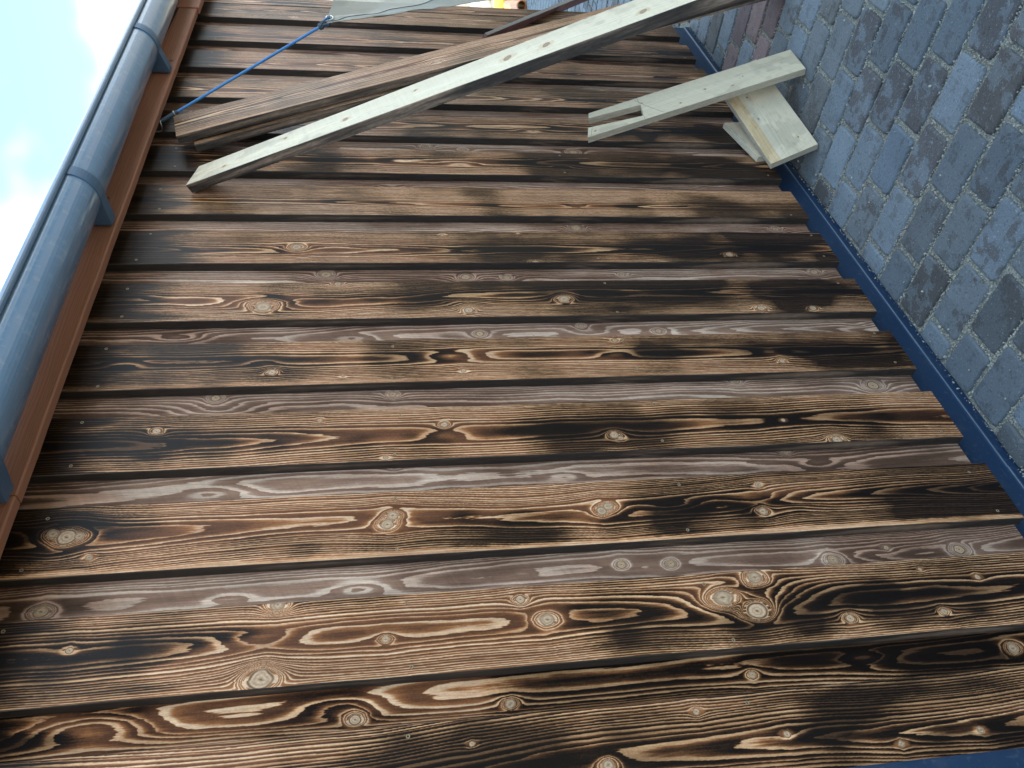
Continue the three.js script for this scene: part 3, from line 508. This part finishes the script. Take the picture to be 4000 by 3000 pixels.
{ // short wide offcut leaning at the foot of the wall, and a block behind it
  const ax = new THREE.Vector3(0.958, 0.194, 0.212).normalize(), up0 = new THREE.Vector3(-0.094, 0.908, -0.409), up = up0.addScaledVector(ax, -up0.dot(ax)).normalize(), n = ax.clone().cross(up);
  const W = 0.166, L = 0.46, T = 0.024, c = new THREE.Vector3(2.222, 0.011, 0.104);
  const M = new THREE.Matrix4().makeBasis(up, ax.clone().negate(), n);           // local x across, -y along
  const o = thing('pine_offcut', 'wide pale pine offcut leaning at the foot of the wall under the forked board', 'offcut'); o.position.copy(c); o.quaternion.setFromRotationMatrix(M);
  const map = wood({ L, W, seed: 231, kind: 'pale', h0: 0.05, rs: 0.0035, nx: 1024, streak: [0.15, 0.022], knots: [[0.06, 0.04, 2.5], [0.2, 0.115, 3], [0.31, 0.105, 3]].map(([s, t, r]) => ({ s, t, r: r / 1000 })) });
  mesh('plank', boardGeo(W, L, T, { seed: 7, wob: 0.0004, y0: 0, ch: 0.001 }), [std({ map, roughness: 0.6 }), pineEnd], o);
  const o2 = thing('pine_block', 'small pale pine block wedged behind the wide offcut', 'block'); o2.position.set(2.300, 0.055, 0.0215);
  const ax2 = new THREE.Vector3(0.985, 0.16, 0.0).normalize(); o2.quaternion.setFromRotationMatrix(new THREE.Matrix4().makeBasis(new THREE.Vector3(-ax2.y, ax2.x, 0), ax2.clone().negate(), new THREE.Vector3(0, 0, 1)));
  mesh('plank', boardGeo(0.122, 0.25, 0.019, { seed: 9, wob: 0.0006 }), [std({ map: wood({ L: 0.3, W: 0.125, seed: 233, kind: 'pale', nx: 512 }), roughness: 0.7 }), pineEnd], o2);
}

// ------------------------------------------------------------------ cord and tarpaulin
const hookAt = onZ(622, 476, 0.062), ferr = onZ(682, 443, 0.075), knotAt = onZ(1252, 104, 0.3), corner = onZ(1283, 84, 0.3);
{
  const o = thing('bungee_cord', 'taut blue elastic cord hooked under the fascia and tied to the tarpaulin', 'cord');
  const blue = std({ color: lin(0.035, 0.19, 0.46), roughness: 0.55 }), steel = std({ color: lin(0.4, 0.42, 0.44), metalness: 0.9, roughness: 0.35 }), blk = std({ color: lin(0.03, 0.05, 0.07), roughness: 0.6 });
  const dir = knotAt.clone().sub(ferr).normalize();
  mesh('cord', new THREE.TubeGeometry(new THREE.LineCurve3(ferr, knotAt), 24, 0.0042, 10), blue, o);
  const f2 = ferr.clone().addScaledVector(dir, -0.045);
  mesh('ferrule', new THREE.TubeGeometry(new THREE.LineCurve3(f2, ferr.clone().addScaledVector(dir, 0.012)), 6, 0.0062, 10), blk, o);
  mesh('ring', (() => { const g = new THREE.TorusGeometry(0.0068, 0.0022, 8, 16); g.applyQuaternion(new THREE.Quaternion().setFromUnitVectors(new THREE.Vector3(0, 0, 1), dir)); g.translate(ferr.x, ferr.y, ferr.z); return g; })(), steel, o);
  const back = new THREE.Vector3(0.012, 0.022, -0.03);
  mesh('hook', new THREE.TubeGeometry(new THREE.CatmullRomCurve3([f2, f2.clone().lerp(hookAt, 0.6), hookAt.clone().add(new THREE.Vector3(0, -0.004, -0.008)), hookAt.clone().add(new THREE.Vector3(0, -0.002, -0.028)), hookAt.clone().add(new THREE.Vector3(0, 0.02, -0.034))]), 24, 0.0018, 8), steel, o);
  const K = (dx, dy, dz, r, m) => { const g = new THREE.IcosahedronGeometry(r, 2), p = g.attributes.position; for (let i = 0; i < p.count; i++) { const f = 1 + 0.16 * n2(p.getX(i) * 260, p.getY(i) * 260 + p.getZ(i) * 190); p.setXYZ(i, p.getX(i) * f * 1.2, p.getY(i) * f, p.getZ(i) * f); } g.computeVertexNormals(); g.translate(knotAt.x + dx, knotAt.y + dy, knotAt.z + dz); return g; };
  const kg = mergeGeometries([K(0.004, -0.001, 0, 0.0105), K(0.013, -0.006, 0.004, 0.009), new THREE.TubeGeometry(new THREE.CatmullRomCurve3([knotAt.clone(), knotAt.clone().add(new THREE.Vector3(0.0, -0.018, 0.008)), knotAt.clone().add(new THREE.Vector3(-0.008, -0.03, 0.012))]), 10, 0.0038, 8)].map((g) => g.index ? g.toNonIndexed() : g));
  mesh('knot', kg, blk, o);
  mesh('loop', new THREE.TubeGeometry(new THREE.CatmullRomCurve3([knotAt.clone().add(new THREE.Vector3(0.01, 0, 0.002)), corner.clone().add(new THREE.Vector3(0.008, 0.002, 0.008)), corner.clone().add(new THREE.Vector3(0.022, -0.002, 0.002)), corner.clone().add(new THREE.Vector3(0.012, -0.008, -0.006)), knotAt.clone().add(new THREE.Vector3(0.008, -0.006, 0))], true), 30, 0.0036, 8), blue, o);
}
{
  const o = thing('tarpaulin', 'blue-grey tarpaulin pulled up by its eyelet corner, hem sewn double', 'tarpaulin');
  // sheet between the corner, a top edge running off to the right and a hem falling to the ground
  const hem = [corner.clone().add(new THREE.Vector3(-0.012, -0.006, 0.0)), onZ(1390, 74, 0.298), onZ(1560, 50, 0.30), onZ(1720, 27, 0.305), onZ(1890, 0, 0.31), new THREE.Vector3(3.02, 0.55, 0.36), new THREE.Vector3(3.16, 0.02, 0.42)];
  const top = [corner.clone().add(new THREE.Vector3(-0.008, 0.006, 0)), onZ(1288, 40, 0.31), onZ(1302, 0, 0.325), new THREE.Vector3(3.05, 1.62, 0.42), new THREE.Vector3(3.4, 1.66, 0.56), new THREE.Vector3(3.75, 1.55, 0.7), new THREE.Vector3(4.1, 1.2, 0.85)];
  const ch = new THREE.CatmullRomCurve3(hem), ct = new THREE.CatmullRomCurve3(top), N = 60, Mv = 24, WR = 0.4;
  const sheet = (v0, v1, off, wr) => {
    const pos = [], uv = [], idx = [];
    for (let i = 0; i <= N; i++) for (let j = 0; j <= Mv; j++) {
      const u = i / N, A = ch.getPoint(u), B = ct.getPoint(u), wide = A.distanceTo(B), v = v0(wide) + (v1(wide) - v0(wide)) * j / Mv, p = A.clone().lerp(B, v), w = WR * wr * (0.014 * n2(u * 11, v * 6 + u * 9) + 0.003 * n2(u * 30 + v * 5, v * 14)) * Math.min(1, wide * 5);
      p.z += w + off - 0.05 * Math.sin(Math.PI * v) * Math.min(1, wide * 2); p.x += w * 0.5 - off * 0.4; pos.push(p.x, p.y, p.z); uv.push(u * 2, v);
    }
    for (let i = 0; i < N; i++) for (let j = 0; j < Mv; j++) { const k = i * (Mv + 1) + j; idx.push(k, k + Mv + 1, k + 1, k + 1, k + Mv + 1, k + Mv + 2); }
    const g = new THREE.BufferGeometry(); g.setAttribute('position', new THREE.Float32BufferAttribute(pos, 3)); g.setAttribute('uv', new THREE.Float32BufferAttribute(uv, 2)); g.setIndex(idx); g.computeVertexNormals(); return g;
  };
  const cloth = std({ color: lin(0.52, 0.51, 0.46), roughness: 0.38, transmission: 0.22, side: THREE.DoubleSide }), hemM = std({ color: lin(0.37, 0.365, 0.33), roughness: 0.36, side: THREE.DoubleSide }), seam = std({ color: lin(0.08, 0.12, 0.16), roughness: 0.7 });
  mesh('sheet', sheet(() => 0, () => 1, 0, 1), cloth, o);
  const hw = (w) => Math.min(0.42, 0.075 / Math.max(w, 0.08));
  mesh('hem', sheet(() => 0, hw, 0.0022, 1), hemM, o);
  const sp = []; for (let i = 2; i <= N; i++) { const u = i / N, A = ch.getPoint(u), B = ct.getPoint(u), wide = A.distanceTo(B), v = hw(wide) * 0.93, p = A.clone().lerp(B, v), w = WR * (0.014 * n2(u * 11, v * 6 + u * 9) + 0.003 * n2(u * 30 + v * 5, v * 14)) * Math.min(1, wide * 5); p.z += w + 0.0032 - 0.05 * Math.sin(Math.PI * v) * Math.min(1, wide * 2); p.x += w * 0.5 - 0.0012; sp.push(p); }
  mesh('seam', new THREE.TubeGeometry(new THREE.CatmullRomCurve3(sp), 120, 0.0009, 5), seam, o);
  const ey = new THREE.TorusGeometry(0.011, 0.0028, 10, 28); ey.applyMatrix4(new THREE.Matrix4().makeRotationY(-0.25)); const m = mesh('eyelet', ey, std({ color: lin(0.7, 0.72, 0.74), metalness: 0.9, roughness: 0.25 }), o); m.position.copy(corner).add(new THREE.Vector3(0.02, -0.004, 0.004));
}

// ------------------------------------------------------------------ odds and ends beyond the corner
{
  const g = boardGeo(0.16, 3.2, 0.09, { wob: 0.003, ch: 0.006, seed: 4 });
  const o = thing('timber_sleeper', 'old brown timber sleeper edging the far end of the paving', 'sleeper'); o.position.set(8.35, 0.06, -2.6); o.rotation.set(-Math.PI / 2, 0, 0.12);
  g.translate(-0.08, 1.6, 0); mesh('timber', g, [std({ map: wood({ L: 3.2, W: 0.16, seed: 301, kind: 'red', rgb: [0.17, 0.12, 0.085], nx: 1024 }), roughness: 0.9 }), std({ color: lin(0.15, 0.105, 0.075), roughness: 0.9 })], o); g.translate(0, 1.2, 0);
}
function pipe(name, label, at, dir, len, r, col) {
  const o = thing(name, label, 'pipe'); const g = new THREE.LatheGeometry([[r * 0.86, 0], [r, 0], [r * 1.08, 0.02], [r * 1.08, 0.09], [r, 0.11], [r, len], [r * 0.86, len], [r * 0.86, 0]].map(([x, y]) => new THREE.Vector2(x, y)), 32);
  mesh('tube', g, std({ color: col, roughness: 0.45 }), o); o.position.copy(at); o.quaternion.setFromUnitVectors(new THREE.Vector3(0, 1, 0), new THREE.Vector3(...dir).normalize()); return o;
}
pipe('drain_pipe', 'orange plastic drain pipe lying with its open end toward the wall corner', onY(2035, 22, 0.055).setY(0.045), [1, 0.0, -0.34], 1.0, 0.05, lin(0.62, 0.22, 0.07));
pipe('drain_pipe', 'long yellow plastic pipe lying in the sun beyond the paving', new THREE.Vector3(9.0, 0.05, -2.9), [0.62, 0, 0.9], 3.0, 0.07, lin(0.85, 0.56, 0.10));
{
  const geo = (seed) => { const g = new THREE.SphereGeometry(1, 28, 18), p = g.attributes.position; for (let i = 0; i < p.count; i++) { const x = p.getX(i), y = p.getY(i), z = p.getZ(i), f = 1 + 0.12 * n2(x * 3 + seed, z * 3 + y * 2); p.setXYZ(i, Math.sign(x) * Math.pow(Math.abs(x), 0.6) * 0.42 * f, Math.max(-0.5, y) * 0.16 * f + 0.08, Math.sign(z) * Math.pow(Math.abs(z), 0.6) * 0.27 * f); } g.computeVertexNormals(); return g; };
  [[11.4, -2.75, 'sagging white sack of building sand lying in the sun, lighter than its neighbour', [0.72, 0.70, 0.66]], [12.1, -3.5, 'sandy-brown paper sack lying beyond the white one', [0.52, 0.38, 0.25]]].forEach(([x, z, label, c], i) => {
    const o = thing('sand_sack', label, 'sack'); o.position.set(x, -0.04, z); o.rotation.y = 0.5 + i; mesh('sack', geo(i * 9), std({ color: lin(...c), roughness: 0.8 }), o); });
}
{
  const o = thing('added_hedge', 'clipped dark greenery added out of view for the boards to mirror', 'added_hedge');  // added out of view: a dark mass for the lower boards to mirror
  const g = new THREE.BoxGeometry(20, 2.6, 0.9, 160, 24, 8), p = g.attributes.position;
  for (let i = 0; i < p.count; i++) { const x = p.getX(i), y = p.getY(i), z = p.getZ(i), f = 0.16 * n2(x * 3.1, y * 3.1 + z) + 0.1 * n2(x * 9, y * 9 + z * 5); p.setXYZ(i, x + f * 0.4, y + (y > 0 ? f : 0), z + (z > 0 ? f : -f)); }
  g.computeVertexNormals(); const lm = std({ roughness: 0.8, map: tex(512, 512, (i, j, q) => { const k = n2(i * 0.22, j * 0.22) + 0.6 * n2(i * 0.5, j * 0.5), v = 0.6 + 0.5 * k; q[0] = 0.045 * v; q[1] = 0.075 * v; q[2] = 0.028 * v; }) }); lm.map.repeat.set(12, 2);
  mesh('foliage', g, lm, o).position.set(0, 1.28, 0); o.position.set(1, 0, 6.2);
}
renderer.render(scene, camera);
